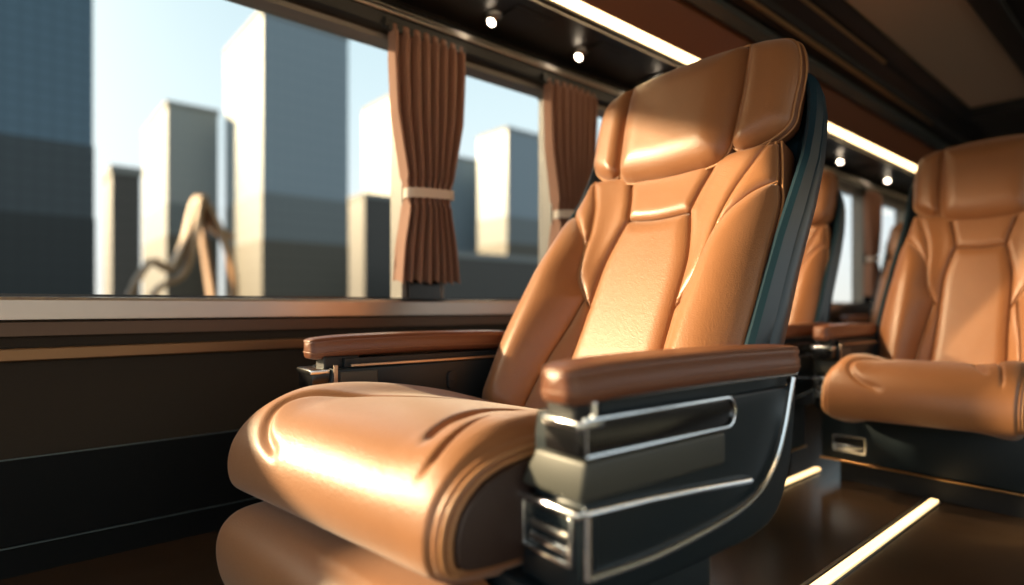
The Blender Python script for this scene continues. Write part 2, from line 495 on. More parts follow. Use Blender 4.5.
sp_lab = {0: 'small lit spotlight above the first curtain, under the rack', 1: 'small lit spotlight above the second curtain, under the rack',
          2: 'small lit spotlight peeping over the left of the near headrest', 7: 'small lit spotlight right of the near seat shell, under the far rack',
          9: 'small lit spotlight just left of the far headrest'}
for k, lab in sp_lab.items():
    spot({0: 1.375, 1: 1.845, 2: 2.40, 7: 4.62, 9: 5.62}[k], lab)

# ------------------------------------------------------------------ curtains
def curtain(yc, label, s=.95):
    t = thing('curtain', label, 'curtain', (WX+.040, yc, 1.622), group='tied brown curtains between the windows')
    bm = bmesh.new()
    zt, zw, zh = -.004, -.572, -.887
    NU, NZ = 150, 60
    hw = lambda z: np.interp(-z, [0, .12, .3, .47, .572, .64, .76, .887], [.165, .168, .158, .122, .100, .103, .128, .142])*s
    F = 8
    def pt(u, z, off):
        w = float(hw(z)); amp = .030+.004*float(np.interp(-z, [0, .6, .915], [0, 0, 1])) if -z > .02 else .012
        if abs(z-zw) < .05: amp *= .55
        ph = 2*math.pi*F*(u*.5+.5)+.5*math.sin(5*u+z*2)
        sw = .004*math.sin(7*z+3*u)
        bulge = .012*math.cos(u*math.pi/2)
        x = amp*(2*abs(math.sin(ph/2))**.75-1)+bulge+off
        y = u*w+.0045*math.cos(ph)+sw*.3
        zz = z + (.006*math.sin(ph+1)+.003*math.sin(9*u) if z <= zh+.001 else 0)
        return (x, y, zz)
    for off, flip in ((0, 0), (-.003, 1)):
        pass
    G = {}
    for side, off in ((0, .0), (1, -.004)):
        for j in range(NZ+1):
            z = zt+(zh-zt)*j/NZ
            for i in range(NU+1):
                G[side, i, j] = bm.verts.new(pt(-1+2*i/NU, z, off))
    for side in (0, 1):
        for j in range(NZ):
            for i in range(NU):
                bm.faces.new((G[side, i, j], G[side, i+1, j], G[side, i+1, j+1], G[side, i, j+1]))
    for j in range(NZ):
        for i in (0, NU): bm.faces.new((G[0, i, j], G[0, i, j+1], G[1, i, j+1], G[1, i, j]))
    for i in range(NU):
        for j in (0, NZ): bm.faces.new((G[0, i, j], G[0, i+1, j], G[1, i+1, j], G[1, i, j]))
    obj('fabric', bm, M['curtain'], t, 60)
    # tieback band wrapping the waist
    bm = bmesh.new(); w = .104*s; path = []
    for k in range(48):
        a = 2*math.pi*k/48
        path.append((.006+.034*math.copysign(abs(math.cos(a))**.6, math.cos(a)), w*math.copysign(abs(math.sin(a))**.8, math.sin(a)), zw+.006*math.sin(a)))
    add_tube(bm, path, .01, closed=True, sect=[(-.017, -.0015), (.017, -.0015), (.017, .0015), (-.017, .0015)], up=(0, 0, 1))
    obj('tieback', bm, M['tie'], t, 50)
    bm = bmesh.new()
    add_box(bm, -.012, .012, -.174*s, .172*s, -.028, .0, .004)
    add_box(bm, -.012, .016, -.190*s, -.176*s, -.020, .012, .003)
    obj('header_rail', bm, M['framedark'], t)
    return t
curtain(1.155, 'pleated brown curtain with pale tieback beside the large window')
curtain(1.895, 'pleated brown curtain with pale tieback, half behind the near seat')
curtain(5.58, 'blurred far curtain with pale tieback between the two distant windows')

# ------------------------------------------------------------------ seat
K = .48
ALN = math.atan(K)
NB = (0, -math.cos(ALN), math.sin(ALN))

def back_base(u, z):
    u = np.asarray(u, float); z = np.asarray(z, float); a = np.abs(u)
    y = .572+K*(z-.5)
    fwd = (.072+.030*(1-sm(.5, .85, z)))*sm(.142, .275, a)*(1-.75*sm(.72, 1.0, z))
    roll = .045*sm(.26, .40, a)**1.3
    return u, y-fwd+roll, z
# seam lines (right half, u >= 0), v = height
top_z = 1.035
cen = catmull([(.155, .36), (.148, .45), (.142, .55), (.140, .66), (.137, .76), (.118, .84), (.102, .887)])
pat = catmull([(.102, .887), (.115, .94), (.132, .99), (.140, top_z)])
strip_out = catmull([(.139, .640), (.165, .672), (.195, .725), (.206, .79), (.212, .86), (.232, .93), (.262, .99), (.285, top_z)])
junction = (.139, .640)
arc = catmull([(.206, .79), (.216, .825), (.245, .868), (.285, .905), (.327, .928)])
lowseam = catmull([(.165, .672), (.178, .60), (.196, .51), (.206, .43), (.212, .36)])
outl = catmull([(.368, .36), (.375, .43), (.380, .50), (.378, .58), (.370, .68), (.358, .78), (.345, .87), (.327, .928), (.308, 1.0), (.300, top_z)])
def cut(poly, a, b):
    """the part of a polyline between its samples nearest to a and b"""
    A = np.array(poly)
    i = int(np.argmin(((A-np.array(a))**2).sum(1))); j = int(np.argmin(((A-np.array(b))**2).sum(1)))
    if i <= j: return poly[i:j+1]
    return poly[j:i+1][::-1]
def mir(p): return [(-u, v) for u, v in p]
seat_root = thing('reclining_seat', 'large tan leather reclining seat in the foreground with open slate side armrest', 'seat', (-.985, .575, 0), math.radians(-3), 'tan leather coach seats')
R = seat_root
LEA = M['leather']

def cen_upto(z): return [p for p in cen if p[1] <= z]
jz = .640
cen_low = [p for p in cen if p[1] < jz]+[junction]
cen_high = [junction]+[p for p in cen if p[1] > jz]
# centre insert
poly = cen_low+cen_high[1:]
topline = catmull([(.102, .887), (0, .880), (-.102, .887)])
poly_c = poly+topline[1:-1]+mir(poly)[::-1]
panel('backrest_insert', poly_c, back_base, NB, .020, .045, LEA, R)
# shoulder bar
poly_p = pat+[(0.07, top_z), (0, top_z), (-.07, top_z)]+mir(pat)[::-1]+topline[::-1][1:-1]
panel('backrest_crossband', poly_p, back_base, NB, .018, .024, LEA, R)
bwall = catmull([(.139, .640), (.165, .672)])
so_hi = strip_out
for s in (1, -1):
    f = (lambda p: p) if s > 0 else mir
    # inner bolster strip
    P = so_hi+pat[::-1][0:0]+[(.21, top_z)]+pat[::-1]+cen_high[::-1][1:]
    panel('shoulder_strip', f(P), back_base, NB, .020, .026, LEA, R)
    # upper outer patch
    P = cut(strip_out, (.206, .79), (.285, top_z))+[(.300, top_z)]+cut(outl, (.300, top_z), (.327, .928))[1:]+arc[::-1][1:]
    panel('shoulder_patch', f(P), back_base, NB, .020, .028, LEA, R)
    # large side bolster
    P = arc+cut(outl, (.327, .928), (.368, .36))[1:]+lowseam[::-1]+cut(strip_out, (.165, .672), (.206, .79))[1:]
    panel('side_bolster', f(P), back_base, NB, .038, .075, LEA, R)
    # lower inner strip
    P = cut(strip_out, (.139, .640), (.165, .672))+lowseam[1:]+cen_low[:-1]
    panel('lumbar_strip', f(P), back_base, NB, .014, .02, LEA, R)
# carcass of the back
out_full = outl+mir(outl)[::-1]
bm = bmesh.new()
slab(bm, out_full, lambda u, v: back_base(u, v), NB, [(.010, -.004), (.004, .0), (.006, .007), (.018, .011), (.04, .012), (.068, .006)], front=False)
obj('backrest_side', bm, M['leather_side'], R, 50)
# double piping along the outline
for s in (1, -1):
    bm = bmesh.new()
    for ins, dep in ((-.004, .001), (.006, .006)):
        A = np.array(outl[2:])
        A = A+np.array([ins, 0]); x, y, z = back_base(A[:, 0], A[:, 1])
        path = [(s*a, b+dep*math.cos(ALN)-.004, c) for a, b, c in zip(x, y, z)]
        add_tube(bm, path, .0030, 6)
    obj('piping', bm, M['pipe'], R, 80)
def surf_path(A, off):
    x, y, z = back_base(np.array([p[0] for p in A]), np.array([p[1] for p in A]))
    return [Vector((a, b, c))+Vector(NB)*off for a, b, c in zip(x, y, z)]

for s in (1, -1):
    f = (lambda p: p) if s > 0 else mir
    for pl in (arc, strip_out[4:]):
        bm = bmesh.new(); add_tube(bm, surf_path(f(pl), .0055), .0024, 6); obj('seam_piping', bm, M['pipe'], R, 80)
# headrest
KH = .27
NH = (0, -math.cos(math.atan(KH)), math.sin(math.atan(KH)))
def head_base(u, z):
    u = np.asarray(u, float); z = np.asarray(z, float)
    y = .808+KH*(z-1.0)+.018*sm(.17, .34, np.abs(u))+.12*np.clip(z-1.26, 0, 1)
    return u, y, z
seamh = catmull([(.118, .998), (.160, 1.010), (.181, 1.045), (.189, 1.12), (.193, 1.20), (.191, 1.28), (.186, 1.318)])
hb = catmull([(.118, .998), (0, .992), (-.118, .998)])
ht = catmull([(.186, 1.318), (.09, 1.326), (0, 1.328), (-.09, 1.326), (-.186, 1.318)])
main_p = seamh+ht[1:-1]+mir(seamh)[::-1]+hb[::-1][1:-1]
hr = thing  # noqa
hp = panel('headrest', main_p, head_base, NH, .062, .085, LEA, R, skirt=.03)
wing = catmull([(.181, 1.045), (.215, 1.028), (.27, 1.042), (.312, 1.075), (.319, 1.125), (.323, 1.20), (.313, 1.262), (.290, 1.298), (.25, 1.312), (.215, 1.317), (.186, 1.318)])
for s in (1, -1):
    f = (lambda p: p) if s > 0 else mir
    P = cut(seamh, (.181, 1.045), (.186, 1.318))[::-1][:-1]
    panel('headrest_wing', f(wing+P[1:]), head_base, NH, .046, .05, LEA, R, skirt=.03)
houter = seamh[:cut(seamh, (.118, .998), (.181, 1.045)).__len__()]+wing[1:]+ht[1:-1]+mir(wing)[::-1][1:]+mir(seamh[:len(cut(seamh, (.118, .998), (.181, 1.045)))])[::-1][1:]+hb[::-1][1:-1]
bm = bmesh.new()
slab(bm, houter, head_base, NH, [(.012, -.006), (-.002, -.002), (.0, .002), (.010, .005), (.025, .005), (.042, -.003), (.052, -.02)])
o = obj('headrest_side', bm, M['leather_side'], hp, 50)
bm = bmesh.new()
def hpath(A, off, ins=0):
    x, y, z = head_base(np.array([p[0] for p in A]), np.array([p[1] for p in A]))
    return [Vector((a, b, c))+Vector(NH)*off for a, b, c in zip(x, y, z)]
add_tube(bm, hpath(main_p, .011), .0034, 6, closed=True)
add_tube(bm, hpath(wing, .006), .0032, 6)
add_tube(bm, hpath(mir(wing), .006), .0032, 6)
A2 = [(u*1.02, v) for u, v in wing]
for q in (A2, mir(A2)): add_tube(bm, hpath(q, -.008), .0028, 6)
obj('piping', bm, M['pipe'], hp, 80)

# shell
bm = bmesh.new()
zs = [.25, .27, .32, .40, .50, .57, .65, .725, .80, .877, .95, .99, 1.05, 1.104, 1.15, 1.18, 1.20, 1.215, 1.222]
yr = np.interp(zs, [.25, .32, .42, .50, .571, .727, .888, 1.014, 1.10, 1.16, 1.21, 1.226], [.560, .590, .615, .640, .672, .757, .862, .930, .950, .945, .92, .90])
yf = np.interp(zs, [.25, .40, .50, .567, .769, .886, 1.011, 1.10, 1.20, 1.226], [.50, .50, .50, .530, .655, .740, .832, .866, .890, .895])
wo = np.interp(zs, [.25, .4, .57, .727, .888, 1.014, 1.10, 1.15, 1.18, 1.20, 1.215, 1.222], [.385, .398, .400, .390, .378, .368, .362, .357, .349, .337, .317, .285])
rings = []
for z, a, b, w in zip(zs, yf, yr, wo):
    m = (z-.5)*K+.572+.072          # where the upholstery's back face lies
    m = max(m, a+.02)
    rear = max(b+.02, m+.02)
    sec = [(w-.022, a+.004), (w-.012, a-.001), (w-.001, a+.006), (w+.002, a+(b-a)*.40), (w-.002, a+(b-a)*.45), (w+.001, a+(b-a)*.50), (w-.003, b-.016), (w-.014, b-.001), (w-.05, b+.010), (.18, rear+.008), (0, rear+.012)]
    inn = [(0, m), (.18, m), (w-.06, m-.006), (w-.030, a+.02)]
    sec = sec+[(-u, y) for u, y in sec[:-1]][::-1]+[(-u, y) for u, y in inn[1:]][::-1]+inn[:1]+inn[1:]
    rings.append([bm.verts.new((u, y, z)) for u, y in sec])
n = len(rings[0])
for a, b in zip(rings[:-1], rings[1:]):
    for k in range(n): bm.faces.new((a[k], a[(k+1) % n], b[(k+1) % n], b[k]))
bm.faces.new(rings[0]); bm.faces.new(rings[-1])
obj('backrest_shell', bm, M['shell'], R, 38)

# cushion
def prof_curve(ctrl, step=.004):
    return np.array(catmull(ctrl, step))
def cushion(name, ctrl, W, edge_r, hfun, mt, parent, nu=150, step=.004, shear=.0):
    C = prof_curve(ctrl, step)
    T = np.gradient(C, axis=0); T /= np.linalg.norm(T, axis=1)[:, None]
    Nn = np.stack([T[:, 1], -T[:, 0]], 1)        # outward normal in (y,z)
    if Nn[len(Nn)//4, 1] < 0: Nn = -Nn
    sarc = np.concatenate([[0], np.cumsum(np.linalg.norm(np.diff(C, axis=0), axis=1))])
    us = np.linspace(-W, W, nu+1)
    UU, SS = np.meshgrid(us, sarc)
    H = hfun(UU, SS, C)
    t = np.clip((np.abs(UU)-(W-edge_r))/edge_r, 0, 1)
    H = H-edge_r*.8*(1-np.sqrt(np.clip(1-t**2, 0, 1)))
    Yv = C[:, 0][:, None]+Nn[:, 0][:, None]*H+shear*UU
    Zv = C[:, 1][:, None]+Nn[:, 1][:, None]*H
    bm = bmesh.new()
    V = [[bm.verts.new((UU[j, i], Yv[j, i], Zv[j, i])) for i in range(nu+1)] for j in range(len(C))]
    for j in range(len(C)-1):
        for i in range(nu):
            bm.faces.new((V[j][i], V[j][i+1], V[j+1][i+1], V[j+1][i]))
    # closing sides and underside
    for i in (0, nu):
        bm.faces.new([V[j][i] for j in range(len(C))])
    bm.faces.new([V[0][i] for i in range(nu+1)]+[V[-1][i] for i in range(nu, -1, -1)])
    o = obj(name, bm, mt, parent, 50)
    return o, C, sarc, Nn
cc = [(.585, .335), (.46, .365), (.36, .395), (.27, .420), (.15, .442), (.04, .452), (-.06, .446), (-.125, .425), (-.168, .385), (-.186, .335), (-.182, .290), (-.160, .268), (-.11, .260), (-.02, .258)]
CC = prof_curve(cc)
sarcC = np.concatenate([[0], np.cumsum(np.linalg.norm(np.diff(CC, axis=0), axis=1))])
def s_of_y(y):
    top = CC[:int(np.argmin(CC[:, 0]))]
    return float(np.interp(-y, -top[:, 0], sarcC[:len(top)]))
def seam(pts): return catmull([(u, s_of_y(y) if y < 9 else y-10) for u, y in pts], .01)
sN = s_of_y(-.184)
seams = [
    (seam([(-.06, .20), (-.10, .09), (-.17, .015), (-.235, -.06), (-.245, -.115), (-.19, -.160), (-.09, -.178)]), .010, .011),
    (seam([(.165, .34), (.130, .13), (.143, .03), (.182, -.06), (.222, -.125)]), .014, .009),
    (seam([(.200, .30), (.195, .14), (.212, .04), (.245, -.06), (.262, -.135), (.262, -.165)]), .009, .006),
]
edge_seams = [[(-.312, 0), (-.312, 3)], [(.312, 0), (.312, 3)]]
def cush_h(U, Sx, C):
    Q = np.stack([U.ravel(), Sx.ravel()], 1)
    a = np.abs(U)
    yv = np.interp(Sx[:, 0], sarcC, CC[:, 0])[:, None]+0*U
    zv = np.interp(Sx[:, 0], sarcC, CC[:, 1])[:, None]+0*U
    H = .022*sm(.16, .27, a)*(1-sm(.28, .33, a))*sm(-.19, -.02, yv)-.0
    H += .012*(1-(U/.33)**2)*sm(.25, .37, zv)
    H -= .045*sm(.24, .33, a)*sm(.18, .5, yv)
    for pl, dep, w in seams:
        d = seg_dist(Q, pl, False).reshape(U.shape)
        L = np.array(pl); e0 = np.hypot(U-L[0][0], Sx-L[0][1]); e1 = np.hypot(U-L[-1][0], Sx-L[-1][1])
        fade = sm(0, .06, e1)
        H = H-dep*np.exp(-(d/w)**2)*fade
    for e in edge_seams:
        H -= .0045*np.exp(-((U-e[0][0])/.0045)**2)
    return H
cu, _, _, NC = cushion('seat_cushion', cc, .33, .030, cush_h, LEA, R, nu=200, shear=.19)
# piping along both side edges of the cushion
for s in (1, -1):
    bm = bmesh.new()
    for du, dn in ((.326, -.012), (.3325, -.021)):
        t_ = max(0, (du-.30)/.03); 
        path = []
        for j in range(20, len(CC)-30, 2):
            yv = CC[j, 0]; a = du
            h = -.045*float(sm(.24, .33, a))*float(sm(.18, .5, yv))+dn
            path.append((s*du, CC[j, 0]+NC[j, 0]*h+.19*s*du, CC[j, 1]+NC[j, 1]*h))
        add_tube(bm, path, .0036, 6)
    obj('piping', bm, M['pipe'], cu, 80)
# dark leather side walls of the cushion
for s in (1, -1):
    bm = bmesh.new()
    pr = [(float(CC[j, 0]+NC[j, 0]*-.026+.19*s*.33), float(CC[j, 1]+NC[j, 1]*-.026)-.045*float(sm(.18, .5, CC[j, 0]))) for j in range(10, len(CC)-10, 5)]
    add_prism(bm, pr, s*.326, s*.345, .004)
    obj('cushion_side', bm, M['leather_dark'], R, 50)
# leg rest
lc = [(-.06, .240), (-.14, .238), (-.188, .228), (-.218, .198), (-.226, .155), (-.216, .10), (-.19, .05), (-.17, .025), (-.12, .02)]
lr, _, _, _ = cushion('leg_rest', lc, .325, .045, lambda U, Sx, C: .006*(1-(U/.33)**2)-.004*np.exp(-((np.abs(U)-.30)/.005)**2), LEA, R, nu=110, step=.006, shear=.15)

# plinth with drawer handle
bm = bmesh.new()
add_box(bm, -.44, .44, .0, .34, .082, .256, .008)
pl_ = obj('plinth', bm, M['body'], R, 40)
obj('foot', box(-.37, .37, .04, .33, .0, .0745), M['blackmatte'], pl_)
bm = bmesh.new(); add_box(bm, -.445, .445, -.006, .345, .075, .0815, .002)
obj('plinth_trim', bm, M['brass'], pl_)
def handle(par, x0, x1, y, z0, z1, th=.008):
    bm = bmesh.new()
    out = rrect(x0, x1, z0, z1, .008, 4); inn = rrect(x0+th, x1-th, z0+th, z1-th, .004, 4)
    n = len(out)
    V = [[bm.verts.new((p[0], yy, p[1])) for p in ring] for ring in (out, inn) for yy in (y, y-.010)]
    ob, of, ib, if_ = V
    for k in range(n):
        j = (k+1) % n
        for A, B in ((of, if_), (if_, ib), (ib, ob), (ob, of)):
            bm.faces.new((A[k], A[j], B[j], B[k]))
    add_box(bm, x0+th, x1-th, y-.006, y+.002, z0+th*1.1, z0+(z1-z0)*.42, .002)
    h = obj('handle', bm, M['chrome'], par, 40)
    obj('handle_recess', box(x0+th*.8, x1-th*.8, y-.0015, y+.004, z0+th*.8, z1-th*.8), M['black'], h)
    return h
handle(pl_, -.385, -.240, .001, .112, .176)

# armrests
def arm(s):
    xo, xi = .463, .342            # outer and inner faces
    dy = 0 if s > 0 else -.035
    def F(bm):                      # mirror / shift into place
        for v in bm.verts: v.co = Vector((v.co.x*s, .020+.915*v.co.y+dy, v.co.z))
        return bm
    # side body outline (y,z)
    body = [(.012, .500), (.006, .47), (.006, .30), (.010, .262), (.03, .245)]+catmull([(.30, .245), (.46, .250), (.54, .275), (.585, .34), (.608, .43), (.615, .502)], .03)
    bm = bmesh.new(); add_prism(bm, body, xi+.012, xo-.004, .006)
    add_prism(bm, [(.05, .498), (.60, .498), (.60, .522), (.05, .522)], xi+.03, xo-.016)
    a = obj('armrest', F(bm), M['body'], R, 35)
    # leather pad: swept rounded section, blunt rounded nose
    bm = bmesh.new(); n = 44; rings = []
    cx = xo-.031
    ys = [-.030, -.029, -.026, -.020, -.010, .004, .03, .08, .2, .35, .48, .56, .592, .600, .603]
    wf = [.0, .020, .026, .031, .035, .038, .041, .044, .046, .047, .047, .046, .044, .038, .0]
    for y, w in zip(ys, wf):
        hh = .0265*min(1, (w/.036))**.5+.0004
        zc = .549+.010*float(sm(0, .15, y))*0+.004*math.sin(max(0, y)*5)
        if y < .05: zc += -.004+.004*float(sm(-.03, .06, y))
        ring = []
        for k in range(n):
            t = 2*math.pi*k/n
            c, s_ = math.cos(t), math.sin(t)
            x = w*math.copysign(abs(c)**.34, c); z = hh*math.copysign(abs(s_)**.45, s_)
            if abs(s_-.12) < .05: x *= .94
            ring.append(bm.verts.new((cx+x, y, zc+z)))
        rings.append(ring)
    for p, q in zip(rings[:-1], rings[1:]):
        for k in range(n): bm.faces.new((p[k], p[(k+1) % n], q[(k+1) % n], q[k]))
    bm.faces.new(rings[0][::-1]); bm.faces.new(rings[-1])
    bmesh.ops.remove_doubles(bm, verts=bm.verts[:], dist=.0008)
    obj('arm_pad', F(bm), M['arm_leather'], a, 60)
    for lo in (.34, -.10):
        k0 = int(round((math.pi/2-1.0+lo if lo > 0 else lo)/(2*math.pi)*n)) % n; k1 = (n//2-k0) % n
        def rp(y, w, k):
            hh = .0265*min(1, (w/.036))**.5+.0004
            zc = .549+.004*math.sin(max(0, y)*5)+((-.004+.004*float(sm(-.03, .06, y))) if y < .05 else 0)
            t = 2*math.pi*k/n; c, s_ = math.cos(t), math.sin(t)
            return (cx+(w+.0004)*math.copysign(abs(c)**.34, c), y, zc+hh*math.copysign(abs(s_)**.45, s_) if abs(s_) > 1e-6 else zc)
        A_ = [rp(y, w, k0) for y, w in list(zip(ys, wf))[1:-1]]; B_ = [rp(y, w, k1) for y, w in list(zip(ys, wf))[1:-1]]
        bm = bmesh.new(); add_tube(bm, A_[::-1]+B_, .0019, 6); obj('pad_seam', F(bm), M['pipe_dark'], a, 80)
    # chrome line under the pad
    bm = bmesh.new()
    sect = [(-.0032, -.004), (.0028, -.004), (.0042, 0), (.0028, .004), (-.0032, .004)]
    pth = [(xo-.002, .022, .503), (xo-.002, .022, .520)]+[(xo-.002, .022+.012*(1-math.cos(t)), .520+.0075*math.sin(t)) for t in (.4, .8, 1.2, math.pi/2)]+[(xo-.002, .2, .5275), (xo-.002, .4, .5265), (xo-.002, .608, .525)]
    add_tube(bm, pth, .003, sect=sect, up=(1, 0, 0))
    obj('pad_trim', F(bm), M['chrome'], a, 30)
    # neck under the pad nose
    obj('pad_neck', F(box(xi+.045, xo-.018, .0, .10, .497, .528, .006)), M['blackmatte'], a)
    # sweeping chrome band round the side
    bm = bmesh.new()
    pth = catmull([(.006, .292), (.15, .288), (.30, .297), (.40, .310), (.47, .332), (.525, .375), (.558, .43), (.575, .475), (.590, .517)], .012)
    add_tube(bm, [(xo-.001, y, z) for y, z in pth], .004, sect=[(-.004, -.0062), (.003, -.0062), (.0062, -.003), (.007, 0), (.0062, .003), (.003, .0062), (-.004, .0062)], up=(1, 0, 0))
    obj('side_band', F(bm), M['chrome'], a, 30)
    # straight chrome rail with front upright
    bm = bmesh.new()
    sec2 = [(-.004, -.0055), (.003, -.0055), (.0062, -.0025), (.007, 0), (.0062, .0025), (.003, .0055), (-.004, .0055)]
    add_tube(bm, [(xo, .002, .379), (xo, .14, .373), (xo, .28, .364), (xo, .43, .3530)], .004, sect=sec2, up=(1, 0, 0))
    add_tube(bm, [(xo, .005, .379), (xo, .005, .292)], .004, sect=sec2, up=(1, 0, 0))
    obj('side_rail', F(bm), M['chrome'], a, 30)
    # black slot with chrome surround
    def slotpts(z0, z1, y1, e):
        r = (z1-z0)/2
        return [(.0-e, z0), ]+[(y1-r+r*math.cos(t), (z0+z1)/2+r*math.sin(t)) for t in np.linspace(-math.pi/2, math.pi/2, 9)]+[(.0-e, z1)]
    bm = bmesh.new(); add_prism(bm, slotpts(.453, .499, .376, -.004), xo-.03, xo+.001, .001)
    sl = obj('side_slot', F(bm), M['black'], a, 40)
    bm = bmesh.new()
    sp = slotpts(.452, .500, .378, -.001)
    add_tube(bm, [(xo+.001, y, z) for y, z in sp], .003, sect=[(-.003, -.0026), (.003, -.0026), (.004, 0), (.003, .0026), (-.003, .0026)], closed=True, up=(1, 0, 0))
    obj('slot_trim', F(bm), M['chrome'], sl, 30)
    # upper front box with chrome lip
    fb = (xi+.052, -.010) if s > 0 else (xi+.024, -.040)
    ub = obj('front_box', F(box(fb[0], xo+.0, fb[1], .05, .452, .492, .005)), M['black'], a, 40)
    obj('box_lip', F(box(fb[0]-.002, xo+.003, fb[1]-.004, .04 if s > 0 else .008, .488, .500, .003)), M['chrome'], ub, 40)
    # grey block: chamfered, running back along the side
    bm = bmesh.new()
    t = bmesh.new(); merge(bm, box(xi+.003, xo+.005, -.012, .345, .394, .447, .006))
    for v in bm.verts:
        if v.co.z > .43: v.co.x += .018 if v.co.x < (xi+xo)/2 else 0; v.co.y += .010 if v.co.y < .1 else 0
    obj('side_block', F(bm), M['block'], a, 40)
    t.free()
    # front face with framed latch
    obj('front_face', F(box(xi-.002, xo-.001, -.006, .03, .262, .376, .004)), M['body'], a, 40)
    bm = bmesh.new(); add_box(bm, xi-.006, xo+.003, -.018, .016, .372, .384, .004)
    obj('front_lip', F(bm), M['chrome'], a, 40)
    bm = bmesh.new()
    x0, x1, z0, z1 = xi+.004, xo-.012, .305, .372
    for q in ((x0, x1, z0, z0+.007), (x0, x0+.007, z0, z1), (x1-.007, x1, z0, z1)):
        add_box(bm, q[0], q[1], -.014, -.004, q[2], q[3], .0015)
    add_box(bm, x0+.018, x1-.008, -.013, -.003, z0+.014, z0+.026, .003)
    lt = obj('latch', F(bm), M['chrome'], a, 40)
    obj('latch_bar', F(box(x0+.018, x1-.008, -.012, -.003, z0+.034, z0+.044, .003)), M['satin'], lt, 40)
    # inner side: recessed plate, thin bronze line and seat-belt buckle slot
    bm = bmesh.new(); add_box(bm, xi+.010, xi+.018, .06, .60, .503, .509, .001)
    if s < 0: add_box(bm, xi+.006, xi+.014, .012, .022, .41, .509, .001)
    obj('inner_trim', F(bm), M['palebrass'], a)
    obj('inner_plate', F(box(xi+.008, xi+.014, .030, .135, .446, .492, .003)), M['block'], a)
    bm = bmesh.new()
    t = rrect(.355, .385, .425, .475, .013, 5); add_prism(bm, t, xi+.004, xi+.018, .003)
    add_box(bm, xi+.0, xi+.010, .362, .378, .445, .450, .001)
    obj('belt_guide', F(bm), M['blackmatte'], a, 40)
    return a
arm(1); arm(-1)

# far seats: copies, narrower
def far(label, x, y, rz, sx, sy=.80):
    c = copy_tree(seat_root, None, skip=('leg_rest',))
    c.location = (x, y, 0); c.rotation_euler = (0, 0, math.radians(rz)); c.scale = (sx, sy, 1)
    c['label'] = label
    return c
far('tan leather reclining seat across the aisle at the right edge, facing forward', -.59, 2.34, -2, .79)
far('tan leather reclining seat mostly hidden behind the near seat shell', -1.385, 2.14, 0, .76, 1.0)
far('tan leather reclining seat glimpsed furthest back beside the far curtain', -1.40, 4.75, 0, .76)

# ------------------------------------------------------------------ outside
GZ = -1.3
g = struct('ground', box(-900, 300, -400, 900, GZ-.2, GZ), mat('asphalt', (.10, .10, .10), .8))
def tower(x1, w, y0, y1, h, mt, label, shade=()):
    """box tower whose faces look to the bus (+x) and forward (-y)"""
    t = thing('tower', label, 'building', ((x1-w/2), (y0+y1)/2, GZ))
    hw, hl = w/2, (y1-y0)/2
    b = obj('facade', box(-hw, hw, -hl, hl, 0, h), mt, t)
    bm = bmesh.new(); add_box(bm, -hw-.15, hw+.15, -hl-.15, hl+.15, h, h+.8)
    obj('parapet', bm, M['parapet'], t)
    for k, (ph, pm) in enumerate(shade):
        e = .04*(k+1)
        obj('shade_band', box(-hw-e, hw+e, -hl-e, hl+e, 0, ph), M[pm], t)  # added darker skin standing in for shade on the tower's foot
    return t
def at(px, d):
    T = math.atan(688/590); r = (px-512)/590*d
    return (r*math.cos(T)-d*math.sin(T), r*math.sin(T)+d*math.cos(T))
tower(-30, 14, -22, 2.75, 60, M['tower_dark'], 'huge dark tower filling the left edge of the window', ((8.6, 'shade_mid'), (5.6, 'shade_dark')))
tower(-82.8, 18, 26.4, 38.8, 41.7, M['tower'], 'tall blue-grey tower with a bright sunlit left face', ((17.5, 'shade_grey'), (11, 'shade_brown')))
tower(-104, 21, 18.9, 26.2, 33, M['tower2'], 'mid-height pale tower left of the tallest blue-grey tower', ((18, 'shade_grey'), (13, 'shade_brown')))
tower(-75, 7.3, 8.5, 11.1, 16.1, M['tower_brown'], 'narrow dark brown tower beside the huge left tower')
tower(-105, 12.8, 58.6, 68, 43.7, M['tower2'], 'pale sunlit tower partly behind the first curtain', ((20, 'shade_grey'), (14, 'shade_brown')))
tower(-100, 10, 50, 58, 22, M['tower_brown'], 'low dark block right of the tall blue-grey tower')
tower(-100, 10.6, 84.3, 101, 41, M['tower'], 'grey-blue tower with bright left face between the two curtains', ((22, 'shade_grey'), (16, 'shade_brown')))
tower(-118, 16, 78.6, 90.7, 37.8, M['tower'], 'slim blue tower just right of the first curtain')
tower(-70, 8, 46, 72, 9.0, M['tower_brown'], 'low dark building seen between the curtains')
# golden ribbon sculpture
t = thing('ribbon_sculpture', 'golden looping ribbon sculpture in front of the towers', 'sculpture', (-38, 8, GZ))
def ribbon(pts, w):
    bm = bmesh.new()
    P = catmull([(0, y, z) for y, z in pts], .3)
    P = [(1.2*math.sin(i*.15), p[1], p[2]) for i, p in enumerate(P)]
    add_tube(bm, P, w, sect=[(-w, -.12), (w, -.12), (w, .12), (-w, .12)], up=(1, 0, 0))
    local_o = obj('ribbon', bm, M['gold'], t, 50)
ribbon([(-3.4, 0), (-3.0, 2.6), (-2.0, 4.4), (-1.2, 4.0), (-.2, 5.6), (.5, 8.0), (.8, 8.5), (1.2, 7.2), (1.8, 6.4), (2.4, 6.2)], .62)
ribbon([(-2.6, 1.2), (-1.6, 3.0), (-.6, 3.6), (.1, 5.6), (.7, 8.2), (1.0, 6.4), (1.2, 3.6), (1.1, 0)], .52)
ribbon([(1.0, 7.8), (1.7, 5.6), (2.2, 3.0), (2.3, 0)], .45)

